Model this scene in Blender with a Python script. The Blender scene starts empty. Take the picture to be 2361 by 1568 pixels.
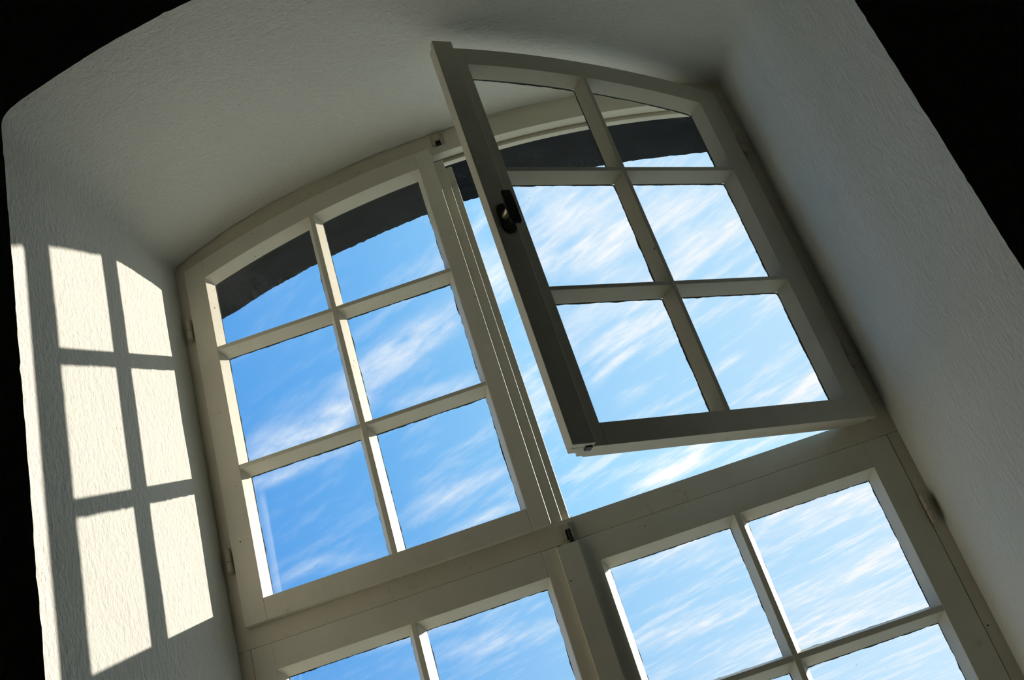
import bpy, bmesh, math, random
from mathutils import Matrix, Vector, noise

random.seed(7)
scene = bpy.context.scene
COL = scene.collection

# ------------------------------------------------------------------ camera
F_PX, YAW, PITCH, ROLL = 2744.66, 0.0046976, 0.5314423, 0.3251440
CAM = Vector((0.6496, -2.0760, -0.8198))
R = (Matrix.Rotation(YAW, 3, 'Z') @ Matrix.Rotation(PITCH, 3, 'X') @ Matrix.Rotation(ROLL, 3, 'Y'))
right, fwd, up = R.col[0], R.col[1], R.col[2]
M = Matrix(((right.x, up.x, -fwd.x), (right.y, up.y, -fwd.y), (right.z, up.z, -fwd.z)))
cam_data = bpy.data.cameras.new('camera')
cam_data.sensor_fit = 'HORIZONTAL'
cam_data.sensor_width = 36.0
cam_data.lens = 36.0 * F_PX / 2361.0
cam_data.clip_start = 0.02
cam_data.clip_end = 2000
camera = bpy.data.objects.new('camera', cam_data)
camera.matrix_world = Matrix.Translation(CAM) @ M.to_4x4()
COL.objects.link(camera)
scene.camera = camera

# ------------------------------------------------------------------ sun
SUN_DIR = Vector((1.0, 0.7983, 0.3794)).normalized()
sun_data = bpy.data.lights.new('sun', 'SUN')
sun_data.energy = 6.3
sun_data.color = (1.0, 0.905, 0.80)
sun_data.angle = math.radians(0.55)
sun = bpy.data.objects.new('sun', sun_data)
sun.rotation_euler = SUN_DIR.to_track_quat('Z', 'Y').to_euler()
sun.location = (6, 5, 4)
COL.objects.link(sun)

# ------------------------------------------------------------------ view
scene.cycles.max_bounces = 8
scene.cycles.transparent_max_bounces = 10
vs = scene.view_settings
vs.view_transform = 'Standard'
vs.look = 'None'
vs.exposure = 0.0
vs.gamma = 1.0
vs.use_curve_mapping = False


class NT:
    """tiny node-tree helper"""
    def __init__(self, tree):
        self.t = tree
        tree.nodes.clear()

    def n(self, kind, **kw):
        nd = self.t.nodes.new(kind)
        for k, v in kw.items():
            setattr(nd, k, v)
        return nd

    def l(self, a, b):
        self.t.links.new(a, b)

    def inp(self, sock, v):
        if isinstance(v, bpy.types.NodeSocket):
            self.l(v, sock)
        else:
            sock.default_value = v

    def math(self, op, a, b=0.0, c=0.0, clamp=False):
        m = self.n('ShaderNodeMath', operation=op, use_clamp=clamp)
        self.inp(m.inputs[0], a)
        self.inp(m.inputs[1], b)
        self.inp(m.inputs[2], c)
        return m.outputs[0]

    def vmath(self, op, a, b=(0, 0, 0)):
        m = self.n('ShaderNodeVectorMath', operation=op)
        self.inp(m.inputs[0], a)
        self.inp(m.inputs[1], b)
        return m.outputs['Value'] if op in ('DOT_PRODUCT', 'LENGTH') else m.outputs[0]

    def ramp(self, fac, stops, interp='LINEAR'):
        r = self.n('ShaderNodeValToRGB')
        r.color_ramp.interpolation = interp
        while len(r.color_ramp.elements) > 1:
            r.color_ramp.elements.remove(r.color_ramp.elements[-1])
        for i, (p, c) in enumerate(stops):
            e = r.color_ramp.elements[0] if i == 0 else r.color_ramp.elements.new(p)
            e.position = p
            if not isinstance(c, (tuple, list)):
                c = (c, c, c)
            e.color = (*c[:3], 1)
        self.inp(r.inputs[0], fac)
        return r.outputs[0]

    def mix(self, fac, a, b, blend='MIX'):
        m = self.n('ShaderNodeMix', data_type='RGBA', blend_type=blend)
        self.inp(m.inputs[0], fac)
        self.inp(m.inputs[6], a if isinstance(a, bpy.types.NodeSocket) else (*a[:3], 1))
        self.inp(m.inputs[7], b if isinstance(b, bpy.types.NodeSocket) else (*b[:3], 1))
        return m.outputs[2]

    def noise(self, vec, scale, detail=3.0, rough=0.5, dist=0.0):
        t = self.n('ShaderNodeTexNoise')
        self.inp(t.inputs['Vector'], vec)
        t.inputs['Scale'].default_value = scale
        t.inputs['Detail'].default_value = detail
        t.inputs['Roughness'].default_value = rough
        t.inputs['Distortion'].default_value = dist
        return t.outputs[0]


# ------------------------------------------------------------------ sky
SKY_STRENGTH = 1.12
world = bpy.data.worlds.new('sky')
scene.world = world
world.use_nodes = True
w = NT(world.node_tree)
tc = w.n('ShaderNodeTexCoord').outputs['Generated']
d = w.vmath('NORMALIZE', tc)
sep = w.n('ShaderNodeSeparateXYZ')
w.l(d, sep.inputs[0])
dx, dy, dz = sep.outputs
cosang = w.vmath('DOT_PRODUCT', d, tuple(SUN_DIR))
ang = w.math('ARCCOSINE', cosang)
# clear sky: deeper blue away from the sun, pale near it and towards the horizon
away = w.math('MULTIPLY', ang, 1 / math.pi)
base = w.ramp(away, [(0.0, (1.0, .98, .93)), (0.09, (.80, .92, 1.0)), (0.19, (.52, .78, 1.0)),
                     (0.24, (.37, .68, .98)), (0.28, (.235, .555, .93)), (0.315, (.135, .43, .87)), (0.36, (.085, .33, .80)),
                     (0.55, (.075, .29, .68)), (1.0, (.14, .34, .65))])
el = w.math('MAXIMUM', dz, 0.0)
hz = w.math('POWER', w.math('SUBTRACT', 1.0, el), 5.0)
hz = w.math('MULTIPLY', hz, w.ramp(away, [(0, 0.98), (.2, 1.0), (.26, .85), (.34, .26), (.6, .3), (1, .4)]))
sky = w.mix(hz, base, (.80, .91, 1.0))
# cirrus on a plane overhead
inv = w.math('DIVIDE', 1.0, w.math('MAXIMUM', dz, 0.06))
pl = w.n('ShaderNodeCombineXYZ')
w.l(w.math('MULTIPLY', dx, inv), pl.inputs[0])
w.l(w.math('MULTIPLY', dy, inv), pl.inputs[1])
pv = pl.outputs[0]


def streaky(rot, along, across, off=(0, 0, 0)):
    m = w.n('ShaderNodeMapping', vector_type='TEXTURE')
    m.inputs['Rotation'].default_value = (0, 0, math.radians(rot))
    m.inputs['Scale'].default_value = (1 / along, 1 / across, 1)
    m.inputs['Location'].default_value = off
    w.l(pv, m.inputs[0])
    return m.outputs[0]


n1 = w.noise(streaky(-28, 1.0, 3.6, (.3, .8, 0)), 1.9, 6, .62, .5)
n2 = w.noise(streaky(-38, 2.2, 7.0, (4.1, .2, 0)), 2.6, 5, .68, .0)
n4 = w.noise(streaky(-35, 1.0, 1.25), 8.0, 4, .62, .0)
# drifting wisps: soft elongated patches of cirrus on the cloud plane (start, end, half width, density)
WISPS = [
    (-0.52, 1.827, -0.254, 1.711, .060, 1.3), (-0.3, 1.71, -0.066, 1.545, .055, .85), (-0.231, 1.796, -0.068, 1.812, .030, .6),
    (-0.543, 1.888, -0.339, 1.896, .035, .85), (-0.308, 2.233, -0.073, 2.176, .050, .6), (-0.267, 2.388, -0.102, 2.342, .035, .7),
    (-0.646, 2.342, -0.45, 2.337, .040, .5), (0.084, 1.361, 0.227, 1.596, .120, .85), (0.269, 1.621, 0.387, 1.485, .060, 1.1),
    (0.233, 1.434, 0.36, 1.47, .060, .8), (0.087, 1.67, 0.26, 1.782, .110, .8), (0.105, 1.972, 0.225, 1.835, .022, .8),
    (0.138, 2.071, 0.196, 2.001, .025, .5), (0.167, 1.624, 0.242, 1.592, .012, .5), (-0.027, 1.396, -0.002, 1.585, .050, .9),
    (-0.04, 1.70, 0.02, 2.10, .05, .45), (0.17, 2.50, 0.305, 2.392, .045, 1.15), (0.332, 2.062, 0.402, 2.004, .022, .9),
    (0.518, 2.292, 0.62, 2.22, .060, 1.2), (0.418, 3.052, 0.807, 3.08, .15, .8), (0.557, 3.889, 0.937, 3.622, .18, .8),
    (0.058, 2.905, 0.382, 3.017, .16, .7), (0.019, 3.763, 0.45, 3.675, .14, .6), (0.378, 4.216, 1.123, 4.415, .30, .8),
    (-0.644, 2.926, -0.327, 2.974, .07, .6), (-0.499, 3.203, -0.155, 3.258, .09, .6),
]
wob = w.n('ShaderNodeTexNoise')
w.l(pv, wob.inputs['Vector'])
wob.inputs['Scale'].default_value = 6.0
wob.inputs['Detail'].default_value = 1.0
pw = w.vmath('ADD', pv, w.vmath('MULTIPLY', w.vmath('SUBTRACT', wob.outputs['Color'], (.5, .5, .5)), (.10, .10, 0)))
acc = None
for (x0_, y0_, x1_, y1_, hw, dn) in WISPS:
    m = w.n('ShaderNodeMapping', vector_type='TEXTURE')
    L_ = math.hypot(x1_ - x0_, y1_ - y0_) / 2 + hw * .8
    m.inputs['Location'].default_value = ((x0_ + x1_) / 2, (y0_ + y1_) / 2, 0)
    m.inputs['Rotation'].default_value = (0, 0, math.atan2(y1_ - y0_, x1_ - x0_))
    m.inputs['Scale'].default_value = (L_ * 1.35, hw * 1.7, 1)
    w.l(pw, m.inputs[0])
    mr = w.n('ShaderNodeMapRange', interpolation_type='SMOOTHERSTEP')
    w.l(w.vmath('LENGTH', m.outputs[0]), mr.inputs[0])
    mr.inputs[1].default_value = 1.0
    mr.inputs[2].default_value = 0.0
    mr.inputs[3].default_value = 0.0
    mr.inputs[4].default_value = dn
    acc = mr.outputs[0] if acc is None else w.math('MAXIMUM', acc, mr.outputs[0])
tex = w.math('ADD', w.math('MULTIPLY', n1, .7), w.math('MULTIPLY', n2, .7))
tex = w.math('ADD', tex, w.math('MULTIPLY', n4, 1.4))
tex = w.ramp(w.math('MULTIPLY', tex, .36), [(.34, .06), (.64, .95)], 'EASE')
thin = w.ramp(w.math('MULTIPLY', w.math('ADD', n1, n2), .5), [(.47, 0), (.64, 1)], 'EASE')
cover = w.ramp(away, [(0, .7), (.22, .65), (.27, .42), (.31, .18), (.36, .10), (1, .25)])
cl = w.math('ADD', w.math('MULTIPLY', w.math('MULTIPLY', acc, tex), .84), w.math('MULTIPLY', thin, cover), clamp=True)
cl = w.math('MULTIPLY', cl, w.ramp(dz, [(.05, .3), (.2, 1)]))
cloud_col = w.ramp(away, [(0, (1.0, .98, .95)), (.27, (.93, .96, 1.0)), (.36, (.74, .86, .98)), (1, (.5, .64, .84))])
sky = w.mix(cl, sky, cloud_col)
# faint pale line across the cloud plane
A, B = Vector((-.524, 1.904)), Vector((-.654, 2.364))
t2 = (B - A).normalized()
sp = w.n('ShaderNodeSeparateXYZ')
w.l(pv, sp.inputs[0])
px = w.math('SUBTRACT', sp.outputs[0], A.x)
py = w.math('SUBTRACT', sp.outputs[1], A.y)
along = w.math('ADD', w.math('MULTIPLY', px, t2.x), w.math('MULTIPLY', py, t2.y))
acr = w.math('ABSOLUTE', w.math('SUBTRACT', w.math('MULTIPLY', px, t2.y), w.math('MULTIPLY', py, t2.x)))
lin = w.ramp(w.math('DIVIDE', acr, .009), [(0, 1), (.5, .7), (1, 0)], 'EASE')
seg = w.math('MULTIPLY', w.ramp(along, [(.0, 0), (.06, 1), (.95, 1), (1, 0)]), .22)
sky = w.mix(w.math('MULTIPLY', lin, seg), sky, (.85, .93, 1.0))
bg = w.n('ShaderNodeBackground')
w.l(sky, bg.inputs[0])
bg.inputs[1].default_value = SKY_STRENGTH
world.cycles.sampling_method = 'MANUAL'
world.cycles.sample_map_resolution = 256
out = w.n('ShaderNodeOutputWorld')
w.l(bg.outputs[0], out.inputs[0])


# ------------------------------------------------------------------ materials
def new_mat(name):
    m = bpy.data.materials.new(name)
    m.use_nodes = True
    nt = NT(m.node_tree)
    o = nt.n('ShaderNodeOutputMaterial')
    p = nt.n('ShaderNodeBsdfPrincipled')
    nt.l(p.outputs[0], o.inputs[0])
    pos = nt.n('ShaderNodeTexCoord').outputs['Object']
    return m, nt, p, pos, o


def plaster(name, col, bump=1.0, rough=.9, coarse=1.0):
    m, nt, p, pos, o = new_mat(name)
    mp = nt.n('ShaderNodeMapping')
    mp.inputs['Scale'].default_value = (1, 1, .62)
    nt.l(pos, mp.inputs[0])
    v = mp.outputs[0]
    a = nt.noise(v, 230 * coarse, 3, .55)
    b = nt.noise(v, 105 * coarse, 3, .55, .15)
    e_ = nt.noise(v, 34 * coarse, 2, .5)
    pit = nt.ramp(nt.noise(v, 135 * coarse, 2, .5), [(.27, 0), (.36, 1)])
    h = nt.math('ADD', nt.math('MULTIPLY', a, .35), nt.math('MULTIPLY', b, .75))
    h = nt.math('ADD', h, nt.math('MULTIPLY', e_, .5))
    h = nt.math('ADD', h, nt.math('MULTIPLY', pit, .14))
    bp = nt.n('ShaderNodeBump')
    bp.inputs['Strength'].default_value = 1.0
    bp.inputs['Distance'].default_value = .0030 * bump
    nt.l(h, bp.inputs['Height'])
    nt.l(bp.outputs[0], p.inputs['Normal'])
    big = nt.noise(pos, 3.0, 4, .6)
    c = nt.mix(nt.ramp(big, [(.3, 0), (.7, 1)]), tuple(x * .93 for x in col), col)
    fleck = nt.ramp(nt.noise(pos, 38, 1, .5), [(.83, 0), (.86, .4)])
    c = nt.mix(fleck, c, (.28, .22, .16))
    nt.l(c, p.inputs['Base Color'])
    p.inputs['Roughness'].default_value = rough
    p.inputs['Specular IOR Level'].default_value = .15
    return m


def paint(name, col, rough=.42, spec=.4, wear=1.0):
    m, nt, p, pos, o = new_mat(name)
    mp = nt.n('ShaderNodeMapping')
    mp.inputs['Scale'].default_value = (1, 1, .08)
    nt.l(pos, mp.inputs[0])
    grain = nt.noise(mp.outputs[0], 420, 3, .6)
    lump = nt.noise(pos, 55, 3, .5)
    h = nt.math('ADD', nt.math('MULTIPLY', grain, .35), nt.math('MULTIPLY', lump, .5))
    run = nt.ramp(nt.noise(pos, 26, 5, .7, 1.2), [(.66, 0), (.69, 1), (.72, 0)])
    h = nt.math('ADD', h, nt.math('MULTIPLY', run, .35))
    bp = nt.n('ShaderNodeBump')
    bp.inputs['Strength'].default_value = .6
    bp.inputs['Distance'].default_value = .0008
    nt.l(h, bp.inputs['Height'])
    nt.l(bp.outputs[0], p.inputs['Normal'])
    c = nt.mix(nt.ramp(nt.noise(pos, 7, 5, .65), [(.35, 0), (.7, 1)]), tuple(x * .88 for x in col), col)
    st = nt.ramp(nt.noise(pos, 19, 6, .75, .6), [(.63, 0), (.72, .35 * wear)])
    c = nt.mix(st, c, (.42, .27, .15))
    sp_ = nt.ramp(nt.noise(pos, 75, 1, .5), [(.79, 0), (.81, .85 * wear)])
    c = nt.mix(sp_, c, (.07, .055, .04))
    nt.l(c, p.inputs['Base Color'])
    p.inputs['Roughness'].default_value = rough
    p.inputs['Specular IOR Level'].default_value = spec
    return m


def simple(name, col, rough=.5, metal=0.0, bump=0.0, scale=100, var=.15):
    m, nt, p, pos, o = new_mat(name)
    nz = nt.noise(pos, scale, 4, .6)
    c = nt.mix(nz, tuple(x * (1 - var) for x in col), tuple(min(1, x * (1 + var)) for x in col))
    nt.l(c, p.inputs['Base Color'])
    p.inputs['Roughness'].default_value = rough
    p.inputs['Metallic'].default_value = metal
    if bump:
        bp = nt.n('ShaderNodeBump')
        bp.inputs['Distance'].default_value = bump
        nt.l(nz, bp.inputs['Height'])
        nt.l(bp.outputs[0], p.inputs['Normal'])
    return m


MAT_PLASTER = plaster('white_rough_plaster', (.815, .815, .745))
MAT_ROOM = plaster('room_wall_plaster', (.80, .79, .72), 1.0)
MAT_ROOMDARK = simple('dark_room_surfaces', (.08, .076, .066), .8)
MAT_FLOOR = simple('dark_floor', (.12, .085, .055), .6)
MAT_PAINT = paint('cream_gloss_paint', (.83, .79, .64))
MAT_FRAME = paint('cream_frame_paint', (.80, .74, .58), wear=1.5)
MAT_HINGE = simple('painted_hinge_metal', (.55, .50, .38), .45, 0, .0004, 300, .25)
MAT_BLACK = simple('black_iron_and_shade', (.012, .013, .011), .38, .3, .0002, 200)
MAT_LEVER = simple('dark_bronze', (.020, .022, .020), .3, .6, .0001, 200)
MAT_NECK = simple('neck_lit_tone', (.62, .54, .38), .3, .6)  # pale colour carries the light falling on the handle neck
MAT_PUTTY = simple('dark_old_putty', (.10, .11, .11), .8, 0, .0008, 240, .5)
MAT_OUTER = simple('grey_render', (.33, .31, .28), .9, 0, .003, 30)
MAT_CRACK = simple('crack_line', (.20, .18, .14), 1.0)  # even dark tone for the thin line along the joint
MAT_GROUND = simple('pale_ground', (.66, .63, .48), .9, 0, 0, .2, .05)


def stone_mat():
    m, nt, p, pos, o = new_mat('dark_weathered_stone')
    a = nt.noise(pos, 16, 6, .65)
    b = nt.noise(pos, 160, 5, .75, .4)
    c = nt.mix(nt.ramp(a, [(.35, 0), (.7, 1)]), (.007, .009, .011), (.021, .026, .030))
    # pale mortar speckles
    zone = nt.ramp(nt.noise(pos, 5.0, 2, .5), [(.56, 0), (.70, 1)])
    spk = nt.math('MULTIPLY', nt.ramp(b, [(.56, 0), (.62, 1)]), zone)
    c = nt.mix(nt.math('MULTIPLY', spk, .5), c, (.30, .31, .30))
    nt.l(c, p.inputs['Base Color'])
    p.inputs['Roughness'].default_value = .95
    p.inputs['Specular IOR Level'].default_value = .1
    bp = nt.n('ShaderNodeBump')
    bp.inputs['Distance'].default_value = .006
    nt.l(b, bp.inputs['Height'])
    nt.l(bp.outputs[0], p.inputs['Normal'])
    return m


MAT_STONE = stone_mat()


def glass_mat():
    m = bpy.data.materials.new('window_glass')
    m.use_nodes = True
    nt = NT(m.node_tree)
    o = nt.n('ShaderNodeOutputMaterial')
    pos = nt.n('ShaderNodeTexCoord').outputs['Object']
    tr = nt.n('ShaderNodeBsdfTransparent')
    tr.inputs[0].default_value = (.985, .99, .985, 1)
    gl = nt.n('ShaderNodeBsdfGlossy')
    gl.inputs['Roughness'].default_value = .0
    ge = nt.n('ShaderNodeNewGeometry')
    cosi = nt.math('ABSOLUTE', nt.vmath('DOT_PRODUCT', ge.outputs['Normal'], ge.outputs['Incoming']))
    fres = nt.math('ADD', .04, nt.math('MULTIPLY', nt.math('POWER', nt.math('SUBTRACT', 1.0, cosi), 5.0), .96), clamp=True)
    bp = nt.n('ShaderNodeBump')
    bp.inputs['Strength'].default_value = .15
    bp.inputs['Distance'].default_value = .002
    nt.l(nt.noise(pos, 6, 2, .5), bp.inputs['Height'])
    nt.l(bp.outputs[0], gl.inputs['Normal'])
    mx = nt.n('ShaderNodeMixShader')
    nt.l(fres, mx.inputs[0])
    nt.l(tr.outputs[0], mx.inputs[1])
    nt.l(gl.outputs[0], mx.inputs[2])
    # thin film of dust: smears and specks
    mp = nt.n('ShaderNodeMapping')
    mp.inputs['Rotation'].default_value = (0, .5, 0)
    mp.inputs['Scale'].default_value = (1, 1, 3.5)
    nt.l(pos, mp.inputs[0])
    smear = nt.ramp(nt.noise(mp.outputs[0], 8, 6, .6, 1.0), [(.42, .0002), (.60, .001), (.75, .010)])
    speck = nt.ramp(nt.noise(pos, 150, 0, .5), [(.87, 0), (.89, .25)])
    df = nt.n('ShaderNodeBsdfDiffuse')
    df.inputs[0].default_value = (.8, .82, .82, 1)
    mx2 = nt.n('ShaderNodeMixShader')
    nt.l(nt.math('ADD', smear, speck, clamp=True), mx2.inputs[0])
    nt.l(mx.outputs[0], mx2.inputs[1])
    nt.l(df.outputs[0], mx2.inputs[2])
    nt.l(mx2.outputs[0], o.inputs[0])
    return m


MAT_GLASS = glass_mat()


# ------------------------------------------------------------------ mesh helpers
class MB:
    def __init__(self):
        self.v, self.f = [], []

    def poly(self, verts, faces):
        k = len(self.v)
        self.v += [tuple(p) for p in verts]
        self.f += [tuple(i + k for i in f) for f in faces]

    def box(self, x0, x1, y0, y1, z0, z1):
        self.poly([(x0, y0, z0), (x1, y0, z0), (x1, y1, z0), (x0, y1, z0), (x0, y0, z1), (x1, y0, z1), (x1, y1, z1), (x0, y1, z1)],
                  [(0, 3, 2, 1), (4, 5, 6, 7), (0, 1, 5, 4), (1, 2, 6, 5), (2, 3, 7, 6), (3, 0, 4, 7)])

    def loft(self, rings, cap=True):
        """closed rings of equal length"""
        n = len(rings[0])
        vs_, fs = [], []
        for r in rings:
            vs_ += list(r)
        for i in range(len(rings) - 1):
            for j in range(n):
                k = (j + 1) % n
                fs.append((i * n + j, i * n + k, (i + 1) * n + k, (i + 1) * n + j))
        if cap:
            fs.append(tuple(range(n))[::-1])
            fs.append(tuple((len(rings) - 1) * n + j for j in range(n)))
        self.poly(vs_, fs)

    def cyl(self, a, b, r, n=16, r2=None):
        a, b = Vector(a), Vector(b)
        ax = (b - a).normalized()
        q = ax.to_track_quat('Z', 'Y')
        r2 = r if r2 is None else r2
        rings = []
        for c, rr in ((a, r), (b, r2)):
            rings.append([c + q @ Vector((rr * math.cos(2 * math.pi * i / n), rr * math.sin(2 * math.pi * i / n), 0)) for i in range(n)])
        self.loft(rings)

    def build(self, name, mat, parent=None, bevel=0.0, seg=2, smooth=False, kind=None, recalc=True, label=None):
        me = bpy.data.meshes.new(name)
        me.from_pydata(self.v, [], self.f)
        bm = bmesh.new()
        bm.from_mesh(me)
        if recalc:
            bmesh.ops.recalc_face_normals(bm, faces=bm.faces)
        bm.to_mesh(me)
        bm.free()
        me.materials.append(mat)
        if smooth:
            for p in me.polygons:
                p.use_smooth = True
        o = bpy.data.objects.new(name, me)
        COL.objects.link(o)
        if parent is not None:
            o.parent = parent
        if bevel:
            b = o.modifiers.new('bevel', 'BEVEL')
            b.width = bevel
            b.segments = seg
            b.limit_method = 'ANGLE'
            b.angle_limit = math.radians(35)
        if kind:
            o['kind'] = kind
        if label:
            o['label'] = label
        return o


def nz(*p):
    return noise.noise(Vector(p))


# ------------------------------------------------------------------ setting: recess in the thick wall
CX = 0.62
Y_ROOM, Y_IN, Y_RING, Y_OUT = -0.585, 0.013, 0.06, 0.25
Z_SILL = -1.02


def drop(dx, k2=.2204, k4=.239):
    return k2 * dx * dx + k4 * dx ** 4


def arch_in(x):                      # soffit at the window frame
    return .993 - drop(x - CX)


def arch_room(x):                    # soffit at the room face
    return .9915 - drop(x - CX, .2234, .1475)


def profile(y):
    """loop of (x,z) tagged by side, from bottom left, up, over the arch, down, and back along the sill"""
    t = (Y_IN - y) / (Y_IN - Y_ROOM)
    xl = -.0255 - .118 * (Y_IN - y)
    xr = 1.2605 + .140 * (Y_IN - y)
    zs = Z_SILL - .06 * t

    def az(x):
        # blend the two arches at matching relative position
        s = (x - xl) / (xr - xl)
        xi = -.0255 + s * 1.286
        xo = (-.0255 - .118 * .598) + s * ((1.2605 + .14 * .598) - (-.0255 - .118 * .598))
        return arch_in(xi) * (1 - t) + arch_room(xo) * t
    r = .012 + .016 * max(0, min(1, t))
    left, top, rgt, sill = [], [], [], []
    zl, zr = az(xl), az(xr)
    NV, NA = 150, 130
    for i in range(NV + 1):
        left.append((xl, zs + (zl - r - zs) * i / NV))
    # fillet left: quadratic bezier
    def bez(a, b, c, n):
        return [((1 - u) ** 2 * a[0] + 2 * u * (1 - u) * b[0] + u * u * c[0], (1 - u) ** 2 * a[1] + 2 * u * (1 - u) * b[1] + u * u * c[1]) for u in [k / n for k in range(n + 1)]]
    top += bez((xl, zl - r), (xl, zl), (xl + r, az(xl + r)), 6)
    for i in range(1, NA):
        x = xl + r + (xr - xl - 2 * r) * i / NA
        top.append((x, az(x)))
    top += bez((xr - r, az(xr - r)), (xr, zr), (xr, zr - r), 6)
    for i in range(NV + 1):
        rgt.append((xr, zr - r + (zs - zr + r) * i / NV))
    for i in range(31):
        sill.append((xr + (xl - xr) * i / 30, zs))
    return left, top, rgt, sill


YS = [Y_ROOM, Y_ROOM + .002, Y_ROOM + .006, Y_ROOM + .014, Y_ROOM + .03, Y_ROOM + .06, Y_ROOM + .12, Y_ROOM + .2, Y_ROOM + .3, Y_ROOM + .4, -.09, -.04, -.01, Y_IN, Y_RING]
PROF = [profile(y) for y in YS]


def recess(idx, name, mat):
    mb = MB()
    n = len(PROF[0][idx])
    vs_ = []
    for yi, y in enumerate(YS):
        near = max(0, 1 - (y - Y_ROOM) / .012)
        for j, (x, z) in enumerate(PROF[yi][idx]):
            e = j == 0 or j == n - 1
            # hand-plastered: gentle waves everywhere, a slightly chipped arris at the room edge
            a = .0012 * nz(x * 7, y * 9, z * 7)
            ch = near * (.0008 * nz(x * 30, 3.1, z * 30) + .0011 * nz(x * 120, 1.7, z * 120) + max(0, nz(x * 60, 9.7, z * 60) - .35) * .006)
            cxv, czv = (1, 0) if idx == 0 else (-1, 0) if idx == 2 else (0, -1) if idx == 1 else (0, 1)
            if e:
                a = ch = 0
            vs_.append((x + cxv * (a - ch), y, z + czv * (a - ch)))
    fs = []
    for yi in range(len(YS) - 1):
        for j in range(n - 1):
            fs.append((yi * n + j, yi * n + j + 1, (yi + 1) * n + j + 1, (yi + 1) * n + j))
    mb.poly(vs_, fs)
    return mb.build(name, mat, smooth=True, kind='structure', recalc=False), vs_[:n]


wall_left, edge_l = recess(0, 'wall_left', MAT_PLASTER)
ceiling, edge_t = recess(1, 'ceiling', MAT_PLASTER)
wall_right, edge_r = recess(2, 'wall_right', MAT_PLASTER)
sill, edge_s = recess(3, 'trim_1', MAT_PLASTER)
wall_left['label'] = 'white rough plaster side of the deep window recess, sunlit window pattern on it'
wall_right['label'] = 'white rough plaster side of the recess, in shade beside the open sash'
ceiling['label'] = 'white rough plaster vaulted soffit of the recess'

# room face of that wall, with the opening
RX0, RX1, RZ0, RZ1, RY = -4.0, 5.0, -2.42, 1.75, -6.5
loop = edge_l[:-1] + edge_t[:-1] + edge_r[:-1] + edge_s[:-1]
mb = MB()
outer = []
for (x, y, z) in loop:
    dxx, dzz = x - CX, z - (-.05)
    s = min((RX1 - CX) / dxx if dxx > 1e-6 else 1e9, (RX0 - CX) / dxx if dxx < -1e-6 else 1e9,
            (RZ1 + .05) / dzz if dzz > 1e-6 else 1e9, (RZ0 + .05) / dzz if dzz < -1e-6 else 1e9)
    outer.append((CX + dxx * s, Y_ROOM, -.05 + dzz * s))
n = len(loop)
mid = [tuple(a[k] * .94 + b[k] * .06 for k in range(3)) for a, b in zip(loop, outer)]
mid = [(m[0], Y_ROOM, m[2]) for m in mid]
mb.poly(loop + mid + outer, [(r_ * n + j, r_ * n + (j + 1) % n, (r_ + 1) * n + (j + 1) % n, (r_ + 1) * n + j) for r_ in range(2) for j in range(n)])
# corners of the rectangle
mb.build('wall_front', MAT_ROOM, kind='structure', recalc=False, label='unlit face of the room wall around the recess')
T = .1


def slab(name, mat, b, label=None):
    m_ = MB()
    m_.box(*b)
    return m_.build(name, mat, kind='structure', label=label)


slab('floor', MAT_FLOOR, (RX0 - T, RX1 + T, RY - T, Y_ROOM, RZ0 - T, RZ0))
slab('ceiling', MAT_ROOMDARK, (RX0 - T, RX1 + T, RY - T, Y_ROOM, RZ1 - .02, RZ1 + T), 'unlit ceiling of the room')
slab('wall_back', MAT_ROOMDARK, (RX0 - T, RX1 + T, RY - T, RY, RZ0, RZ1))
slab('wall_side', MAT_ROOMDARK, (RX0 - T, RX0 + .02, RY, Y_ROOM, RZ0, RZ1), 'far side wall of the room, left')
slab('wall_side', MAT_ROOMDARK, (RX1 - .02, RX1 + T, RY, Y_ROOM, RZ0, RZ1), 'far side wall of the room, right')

# outer reveal and outside face
NE = 260


def ext_loop(y, jit):
    t = (y - .055) / (Y_OUT - .055)
    xl, xr = -.012 - .012 * t, 1.252 + .012 * t
    apex = .927 + .036 * t
    Rr = 1.90 + .07 * t
    pts = []

    def top(x):
        dd = x - CX
        return apex - (Rr - math.sqrt(Rr * Rr - dd * dd))
    zb = -1.06
    for i in range(81):
        pts.append([xl, zb + (top(xl) - zb) * i / 80, 0])
    for i in range(1, NE):
        x = xl + (xr - xl) * i / NE
        pts.append([x, top(x), 1])
    for i in range(81):
        pts.append([xr, top(xr) + (zb - top(xr)) * i / 80, 2])
    for i in range(1, 30):
        pts.append([xr + (xl - xr) * i / 30, zb, 3])
    res = []
    for x, z, k in pts:
        e = jit * (.0030 * nz(x * 9, 2.2, z * 9) + .0022 * nz(x * 45, 7.2, z * 45) + .0022 * nz(x * 130, 5.2, z * 130))
        if k == 0:
            x += e
        elif k == 2:
            x += e
        elif k == 1:
            z += e
        res.append((x, y, z))
    return res


loops = [ext_loop(.055, .25), ext_loop(.12, .3), ext_loop(.19, .5), ext_loop(.235, 1), ext_loop(.25, 1)]
n = len(loops[0])
mb = MB()
mb.poly(sum(loops, []), [(i * n + j, i * n + (j + 1) % n, (i + 1) * n + (j + 1) % n, (i + 1) * n + j) for i in range(len(loops) - 1) for j in range(n)])
mb.build('wall_outer', MAT_STONE, smooth=True, kind='structure', recalc=False, label='dark weathered stone reveal and arched lintel outside the window')


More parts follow.
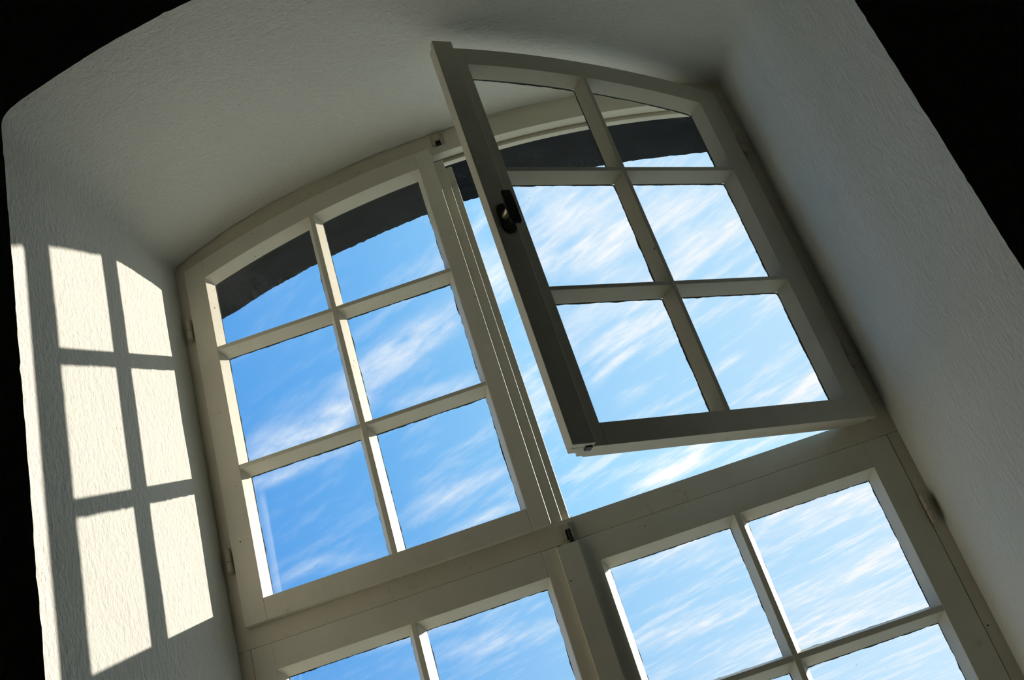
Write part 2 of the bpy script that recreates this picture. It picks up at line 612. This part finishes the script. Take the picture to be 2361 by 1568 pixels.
def ring(inner, yo, rect, name, mat):
    x0, x1, z0, z1 = rect
    outr = []
    for (x, y, z) in inner:
        dxx, dzz = x - CX, z
        s = min((x1 - CX) / dxx if dxx > 1e-6 else 1e9, (x0 - CX) / dxx if dxx < -1e-6 else 1e9,
                z1 / dzz if dzz > 1e-6 else 1e9, z0 / dzz if dzz < -1e-6 else 1e9)
        outr.append((CX + dxx * s, yo, dzz * s))
    n_ = len(inner)
    m_ = MB()
    m_.poly(list(inner) + outr, [(j, (j + 1) % n_, n_ + (j + 1) % n_, n_ + j) for j in range(n_)])
    return m_.build(name, mat, kind='structure', recalc=False)


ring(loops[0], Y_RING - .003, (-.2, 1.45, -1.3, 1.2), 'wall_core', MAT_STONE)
o = ring(loops[-1], Y_OUT, (RX0 - .3, RX1 + .3, -9.0, RZ1 + .5), 'wall_facade', MAT_OUTER)
slab('ground', MAT_GROUND, (-150, 150, .3, 300, -9.3, -9.0))

# ------------------------------------------------------------------ fixed frame: window_1
window = bpy.data.objects.new('window_1', None)
COL.objects.link(window)
window['kind'] = 'structure'
window['label'] = 'fixed cream wooden window frame with arched head and one transom'
RS = 1.79
APEX = .9460


def arc(x, apex, rad, cx=.618):
    dd = x - cx
    return apex - (rad - math.sqrt(rad * rad - dd * dd))


def head_ring(x):
    a = arc(x, .934, RS - .012)
    pts = [(.013, a + .085), (.013, a), (.037, a), (.037, a + .007), (.0415, a + .007), (.0415, a - .008), (.056, a - .008), (.056, a + .085)]
    return [(x, y, z) for y, z in pts]


mb = MB()
mb.loft([head_ring(-.04 + 1.31 * i / 60) for i in range(61)])
mb.build('frame_head', MAT_FRAME, window, bevel=.0012)
for s, xs in ((0, (-.06, .012, -.0007, .028)), (1, (1.295, 1.2238, 1.2382, 1.208))):
    xo, xi, xi2, xst = xs
    mb = MB()
    a, b = sorted((xo, xi))
    mb.box(a, b, .0132, .0705, -.040, .835)
    a, b = sorted((xo, xi2))
    mb.box(a, b, .0132, .0705, -1.02, -.0402)
    a, b = sorted((xo, xst))
    mb.box(a, b, .0420, .0565, -.02, .85)
    mb.box(a, b, .056, .0702, -1.02, -.0405)
    mb.build('frame_jamb', MAT_FRAME, window, bevel=.0012)
mb = MB()
mb.box(.010, 1.2258, .0129, .0700, -.0405, .0045)
mb.build('transom', MAT_FRAME, window, bevel=.0015)
mb = MB()
mb.box(-.003, 1.241, .0129, .070, -1.03, -.974)
mb.build('frame_sill', MAT_FRAME, window, bevel=.0015)


def keeper(x0, x1, z0, z1, bar):
    mb = MB()
    y1, y0 = .013, .0035
    t = .0035
    zm = z0 + (z1 - z0) * bar
    mb.box(x0, x0 + t, y0 + .003, y1, z0, z1)
    mb.box(x1 - t, x1, y0 + .003, y1, z0, z1)
    mb.box(x0 + t, x1 - t, y0, y1, zm, z1)
    mb.box(x0 - .006, x0, y1 - .0012, y1, z0 + .002, z1 + .002)
    mb.box(x1, x1 + .006, y1 - .0012, y1, z0 + .002, z1 + .002)
    k = mb.build('keeper_plate', MAT_HINGE, window, bevel=.0008)
    mb = MB()
    mb.box(x0 + t, x1 - t, y1 - .0012, y1 + .001, z0, zm)  # black block paints the shade inside the keeper hole
    mb.build('keeper_slot_shade', MAT_BLACK, k)
    return k


keeper(.6140, .6335, .9545, .9850, .42)
keeper(.6165, .6330, -.0365, -.0065, .62)
mb = MB()
mb.poly([(.6370, .046, .0040), (.6530, .046, .0040), (.6530, .066, .0040), (.6370, .066, .0040), (.6370, .046, .0200), (.6440, .046, .0170), (.6440, .066, .0170), (.6370, .066, .0200)],
        [(0, 3, 2, 1), (4, 5, 6, 7), (0, 1, 5, 4), (1, 2, 6, 5), (2, 3, 7, 6), (3, 0, 4, 7)])
mb.build('sun_wedge_block', MAT_FRAME, window, bevel=.0008)  # added block that catches the sun as a bright wedge at the joint
# hairline crack where the plaster meets the frame head
mb = MB()
prev = None
rings = []
for i in range(900):
    x = -.018 + 1.262 * i / 899
    off = .0016 + .0030 * nz(x * 14, .3, 4.4) + .0016 * nz(x * 70, 2.3, 1.4) + .0009 * nz(x * 260, .2, 8.1)
    y = Y_IN - max(.0003, off)
    z = arch_in(x) + (arch_room(x) - arch_in(x)) * (Y_IN - y) / .598 - .0003
    rr = max(.00006, .00030 + .0009 * nz(x * 32, 5, 5))
    rings.append([(x, y - rr, z), (x, y, z - .00025), (x, y + rr, z), (x, y, z + .0012)])
mb.loft(rings)
mb.build('crack', MAT_CRACK, ceiling, recalc=True)
# locking rod showing in the lower keeper
mb = MB()
mb.cyl((.6262, .0085, -.045), (.6262, .0085, -.020), .0040, 14)
mb.build('locking_rod', MAT_BLACK, window, smooth=False)


def hinge(x, z0, z1, y=.0045, r=.0062):
    mb = MB()
    zm = z0 + (z1 - z0) * .42
    mb.cyl((x, y, zm + .0006), (x, y, z1), r, 18)
    mb.cyl((x, y, z1), (x, y, z1 + .003), r, 18, r * .55)
    k = mb.build('hinge', MAT_HINGE, window, bevel=.0005, label='painted barrel hinge')
    mb = MB()
    mb.cyl((x, y, z0), (x, y, zm - .0006), r, 18)
    mb.cyl((x, y, z0 - .003), (x, y, z0), r * .55, 18, r)
    mb.cyl((x, y, zm - .001), (x, y, zm + .001), r * .7, 12)
    mb.build('hinge_knuckle', MAT_HINGE, k, bevel=.0005)
    mb = MB()
    s = 1 if x < CX else -1
    mb.box(min(x, x - s * .002), max(x, x - s * .002), y, .0135, z0, z1)
    mb.build('hinge_leaf', MAT_HINGE, k)


hinge(-.0105, .6600, .7100)
hinge(-.0100, .1160, .1640)
hinge(1.2405, .6560, .7060)
hinge(1.2410, .1100, .1600)
hinge(1.2430, -.2230, -.1730)
hinge(-.0090, -.2230, -.1730)
hinge(-.0090, -.8500, -.8000)
hinge(1.2430, -.8500, -.8000)


# ------------------------------------------------------------------ sashes
def sash(root, sg, U, Z, arched, meet, strip, label_strip=None):
    """U = hinge-stile inner edge, muntin edges, meeting-stile inner edge (distance from the hinge);
    Z = bottom, rail top, pane edges ..., glass top; local x = sg*u, y = depth (0 room side), z up"""
    u1, u2, u3, u4 = U
    z0, zr, munts, ztop_in, ztop = Z
    SP, TP, DG, DT = .0115, .0102, .031, .040     # splay, splay vertical, depth to glass, total depth
    ut = .600 if meet == 'under' else .5975       # full-depth body of the meeting stile
    lip = .0125
    ins = .0135 if arched else .001
    zin = .0025 if arched else 0.0                # back slab inset at the bottom

    if arched:
        zo = lambda u: arc(u, APEX, RS)
        zi = lambda u: arc(u, .9000, 1.744)
    else:
        zo = lambda u: ztop
        zi = lambda u: ztop_in
    W = lambda pts: [(sg * x, y, z) for x, y, z in pts]

    def prism(mb, sec, za, zb):
        mb.loft([W([(u, y, za(u, y)) for u, y in sec]), W([(u, y, zb(u, y)) for u, y in sec])])

    # hinge stile
    mb = MB()
    sec = [(0, 0), (u1, 0), (u1 + SP, DG), (u1 + SP - .006, DG), (u1 + SP - .006, DT), (ins, DT), (ins, lip), (0, lip)]
    prism(mb, sec, lambda u, y: z0 + (zin if y > lip + .001 else 0), lambda u, y: zo(u) - (ins if y > lip + .001 else 0))
    mb.build('stile', MAT_PAINT, root, bevel=.0008)
    # meeting stile
    mb = MB()
    sec = [(u4, 0), (ut, 0), (ut, DT), (u4 - SP + .006, DT), (u4 - SP + .006, DG), (u4 - SP, DG)]
    prism(mb, sec, lambda u, y: z0 + (zin if y > lip else 0), lambda u, y: zo(u) - (ins if y > lip else 0))
    if meet == 'under':
        zt1, zt2 = (.9185, .9030) if arched else (ztop - .002, ztop - .002)
        mb.poly(W([(a, b, c) for c in (z0 + .006, zt1) for a, b in ((ut - .001, .0195), (.6208, .0195), (.6208, DT), (ut - .001, DT))]),
                [(0, 1, 2, 3), (4, 5, 6, 7), (0, 1, 5, 4), (1, 2, 6, 5), (2, 3, 7, 6), (3, 0, 4, 7)])
        mb.poly(W([(a, b, c) for c in (z0 + .006, zt2) for a, b in ((.620, .0325), (.6353, .0325), (.6353, DT), (.620, DT))]),
                [(0, 1, 2, 3), (4, 5, 6, 7), (0, 1, 5, 4), (1, 2, 6, 5), (2, 3, 7, 6), (3, 0, 4, 7)])
    else:
        zt = (APEX - .013) if arched else ztop
        for (a0, a1, b1) in ((ut - .001, .613, .0310), (.612, .6335, .0180)):
            zq = (zo(.62) - .0005) if arched else ztop
            mb.poly(W([(a, b, c) for c in (z0, zq) for a, b in ((a0, 0.0), (a1, 0.0), (a1, b1), (a0, b1))]),
                    [(0, 1, 2, 3), (4, 5, 6, 7), (0, 1, 5, 4), (1, 2, 6, 5), (2, 3, 7, 6), (3, 0, 4, 7)])
    mb.build('stile', MAT_PAINT, root, bevel=.0018 if meet == 'under' else .0012)
    # bottom rail
    mb = MB()
    sec = [(0, z0), (0, zr), (DG, zr + TP), (DG, zr + TP - .006), (DT, zr + TP - .006), (DT, z0 + zin), (lip, z0 + zin), (lip, z0)]
    e = .0002
    mb.loft([W([(u, y, z) for y, z in sec]) for u in (u1 + e, u4 - e)])
    # splayed ends reach into the stile recess
    mb.build('bottom_rail', MAT_PAINT, root, bevel=.0008)
    # top rail
    mb = MB()
    NS = 28
    rings = []
    for i in range(NS + 1):
        u = u1 + e + (u4 - u1 - 2 * e) * i / NS
        a, b = zo(u), zi(u)
        rings.append(W([(u, 0, a), (u, 0, b), (u, DG, b - TP), (u, DG, b - TP + .006), (u, DT, b - TP + .006), (u, DT, a - ins), (u, lip, a - ins), (u, lip, a)]))
    mb.loft(rings)
    mb.build('top_rail', MAT_PAINT, root, bevel=.0008)
    # vertical muntin
    mb = MB()

    def muntin_v(mb):
        sec = [(u2, .0004), (u3, .0004), (u3 + SP, DG), (u3 + .003, DG), (u3 + .003, DT), (u2 - .003, DT), (u2 - .003, DG), (u2 - SP, DG)]
        prism(mb, sec, lambda u, y: zr - .004 + (TP if y > .01 else 0), lambda u, y: zi(u) + .004 - (TP if y > .01 else 0))
    muntin_v(mb)
    mb.build('muntin', MAT_PAINT, root, bevel=.0009)
    # horizontal muntins
    for za, zb in munts:
        mb = MB()
        sec = [(.0008, za), (.0008, zb), (DG, zb + TP), (DG, zb + .003), (DT, zb + .003), (DT, za - .003), (DG, za - .003), (DG, za - TP)]
        mb.loft([W([(u1 - .003 + (SP if y > .01 else 0), y, z) for y, z in sec]), W([(u4 + .003 - (SP if y > .01 else 0), y, z) for y, z in sec])])
        mb.build('muntin', MAT_PAINT, root, bevel=.0009)
    # panes and their old putty
    rows = [zr] + [q for m_ in munts for q in m_]
    cells = []
    for i in range(0, len(rows), 2):
        zlo = rows[i]
        zhi = rows[i + 1] if i + 1 < len(rows) else None
        for ua, ub in ((u1, u2), (u3, u4)):
            cells.append((ua, ub, zlo, zhi))
    first = None
    for ci, (ua, ub, zlo, zhi) in enumerate(cells):
        a, b = ua + SP - .0045, ub - SP + .0045
        lo = zlo + TP - .0045
        hi = (lambda u: zhi - TP + .0045) if zhi is not None else (lambda u: zi(u) - TP + .0045)
        mb = MB()
        K = 10 if zhi is None and arched else 1
        xs = [a + (b - a) * i / K for i in range(K + 1)]
        outl = [(a, lo), (b, lo)] + [(x, hi(x)) for x in reversed(xs)]
        mb.loft([W([(x, DG + .0006, z) for x, z in outl]), W([(x, DG + .0030, z) for x, z in outl])])
        pane = mb.build('pane', MAT_GLASS, root)
        # ragged putty bead around the outside of the pane
        A, B, L = ua + SP, ub - SP, zlo + TP
        H = (lambda u: zhi - TP) if zhi is not None else (lambda u: zi(u) - TP)
        N = 34
        path = [(A + (B - A) * i / N, L, 0, 1) for i in range(N)] + [(B, L + (H(B) - L) * i / N, -1, 0) for i in range(N)] + \
               [(B + (A - B) * i / N, H(B + (A - B) * i / N), 0, -1) for i in range(N)] + [(A, H(A) + (L - H(A)) * i / N, 1, 0) for i in range(N)]
        ri, ro, rb = [], [], []
        for k, (u, z, nx_, nz_) in enumerate(path):
            s1 = ci * 7.3 + sg * 2.1 + ua * 5
            j = .0004 + .0013 * nz(u * 30 + s1, z * 30, s1) + .0014 * nz(u * 90 + s1, z * 90, 1.3)
            j = max(-.0015, j)
            ri.append((u + nx_ * j, DG + .0034, z + nz_ * j))
            rb.append((u - nx_ * .003, DG + .0060, z - nz_ * .004))
            ro.append((u - nx_ * .005, DG + .0034, z - nz_ * .005))
        n_ = len(path)
        mb = MB()
        mb.poly(W(ri) + W(rb) + W(ro), [(q * n_ + i, q * n_ + (i + 1) % n_, ((q + 1) % 3) * n_ + (i + 1) % n_, ((q + 1) % 3) * n_ + i) for q in range(3) for i in range(n_)])
        mb.build('putty_bead', MAT_PUTTY, pane)
    if strip:
        s0, s1_, zs0, zs1 = strip
        mb = MB()
        mb.poly(W([(a, b, c) for c in (zs0, zs1) for a, b in ((s0, -.0132), (s1_, -.0132), (s1_, -0.0004), (s0, -0.0004))]),
                [(0, 1, 2, 3), (4, 5, 6, 7), (0, 1, 5, 4), (1, 2, 6, 5), (2, 3, 7, 6), (3, 0, 4, 7)])
        mb.build('cover_strip', MAT_PAINT, root, bevel=.0014, label=label_strip)


def root(name, loc, rz, label):
    o = bpy.data.objects.new(name, None)
    COL.objects.link(o)
    o.location = loc
    o.rotation_euler = (0, 0, rz)
    o['label'] = label
    o['category'] = 'window sash'
    o['group'] = 'sashes of the arched window'
    return o


tl = root('casement_sash', (0, 0, 0), 0, 'closed cream wooden sash with six panes and curved top, upper left of the window')
sash(tl, 1, (.0437, .2990, .3095, .5639), (0.0, .0442, [(.3222, .3306), (.6091, .6183)], None, None), True, 'under', None)

tr = root('casement_sash', (1.2358, .0025, 0), .4888, 'open cream wooden sash with curved top swung into the room, dark lever handle')
sash(tr, -1, (.0483, .3045, .3123, .5666), (-.0045, .0390, [(.3188, .3274), (.6068, .6164)], None, None), True, 'over', (.5929, .6360, -.0045, .9497))

ll = root('casement_sash', (0, .0125, 0), 0, 'closed cream square-topped sash below the transom, nearest the sunlit recess side')
sash(ll, 1, (.0403, .2986, .3087, .5660), (-.972, -.930, [(-.6509, -.6408), (-.3716, -.3615)][::1], -.0923, -.0408), False, 'under', None)

lr = root('casement_sash', (1.2374, .0125, 0), 0, 'closed cream square-topped sash with flat cover strip, directly under the open sash')
sash(lr, -1, (.0470, .3064, .3162, .5729), (-.972, -.930, [(-.6509, -.6408), (-.3716, -.3615)][::1], -.0923, -.0408), False, 'over', (.6003, .6430, -.970, -.0470))


# handle on the open sash (local x = -u)
def oblong(cx_, cz_, wdt, hgt, y0, y1, n_=10):
    r = wdt / 2
    out_ = []
    for k in range(n_ + 1):
        a = math.pi * k / n_
        out_.append((cx_ + r * math.cos(a), cz_ + hgt / 2 - r + r * math.sin(a)))
    for k in range(n_ + 1):
        a = math.pi + math.pi * k / n_
        out_.append((cx_ + r * math.cos(a), cz_ - hgt / 2 + r + r * math.sin(a)))
    return [[(x, y, z) for x, z in out_] for y in (y0, y1)]


hx, hz_ = -.6135, .4755
mb = MB()
mb.loft(oblong(hx + .003, hz_, .027, .070, -.0132, -.0165))
plate = mb.build('handle', MAT_BLACK, tr, bevel=.001, label='black oblong handle plate')
mb = MB()
mb.cyl((hx - .0015, -.0165, hz_ + .001), (hx - .0015, -.046, hz_ + .001), .0062, 20, .0056)
mb.build('neck', MAT_NECK, plate, smooth=False, label='handle neck in a pale lit tone')
mb = MB()
prof_ = [(.4390, -.0450, .0100), (.4410, -.0455, .0115), (.470, -.0455, .0118), (.500, -.0450, .0112), (.514, -.0440, .0102), (.5165, -.0435, .0085)]
rings = []
for z, y, wd in prof_:
    rings.append([(-.6115 - wd, y, z), (-.6115 - wd * .86, y - .0040, z), (-.6115 + wd * .86, y - .0040, z), (-.6115 + wd, y, z), (-.6115 + wd * .9, y + .0022, z), (-.6115 - wd * .9, y + .0022, z)])
mb.loft(rings)
mb.build('lever', MAT_LEVER, plate, bevel=.0008, label='dark bronze lever pointing up')
for dz_ in (.027, -.027):
    mb = MB()
    mb.cyl((hx + .003, -.0160, hz_ + dz_), (hx + .003, -.0178, hz_ + dz_), .0038, 14)
    mb.build('screw', MAT_BLACK, plate, bevel=.0004)
# latch bolt socket at the foot of the open sash
mb = MB()
mb.box(-.6080, -.5960, -.0045, .0080, -.0075, -.0040)
mb.build('bolt_socket', MAT_BLACK, tr)
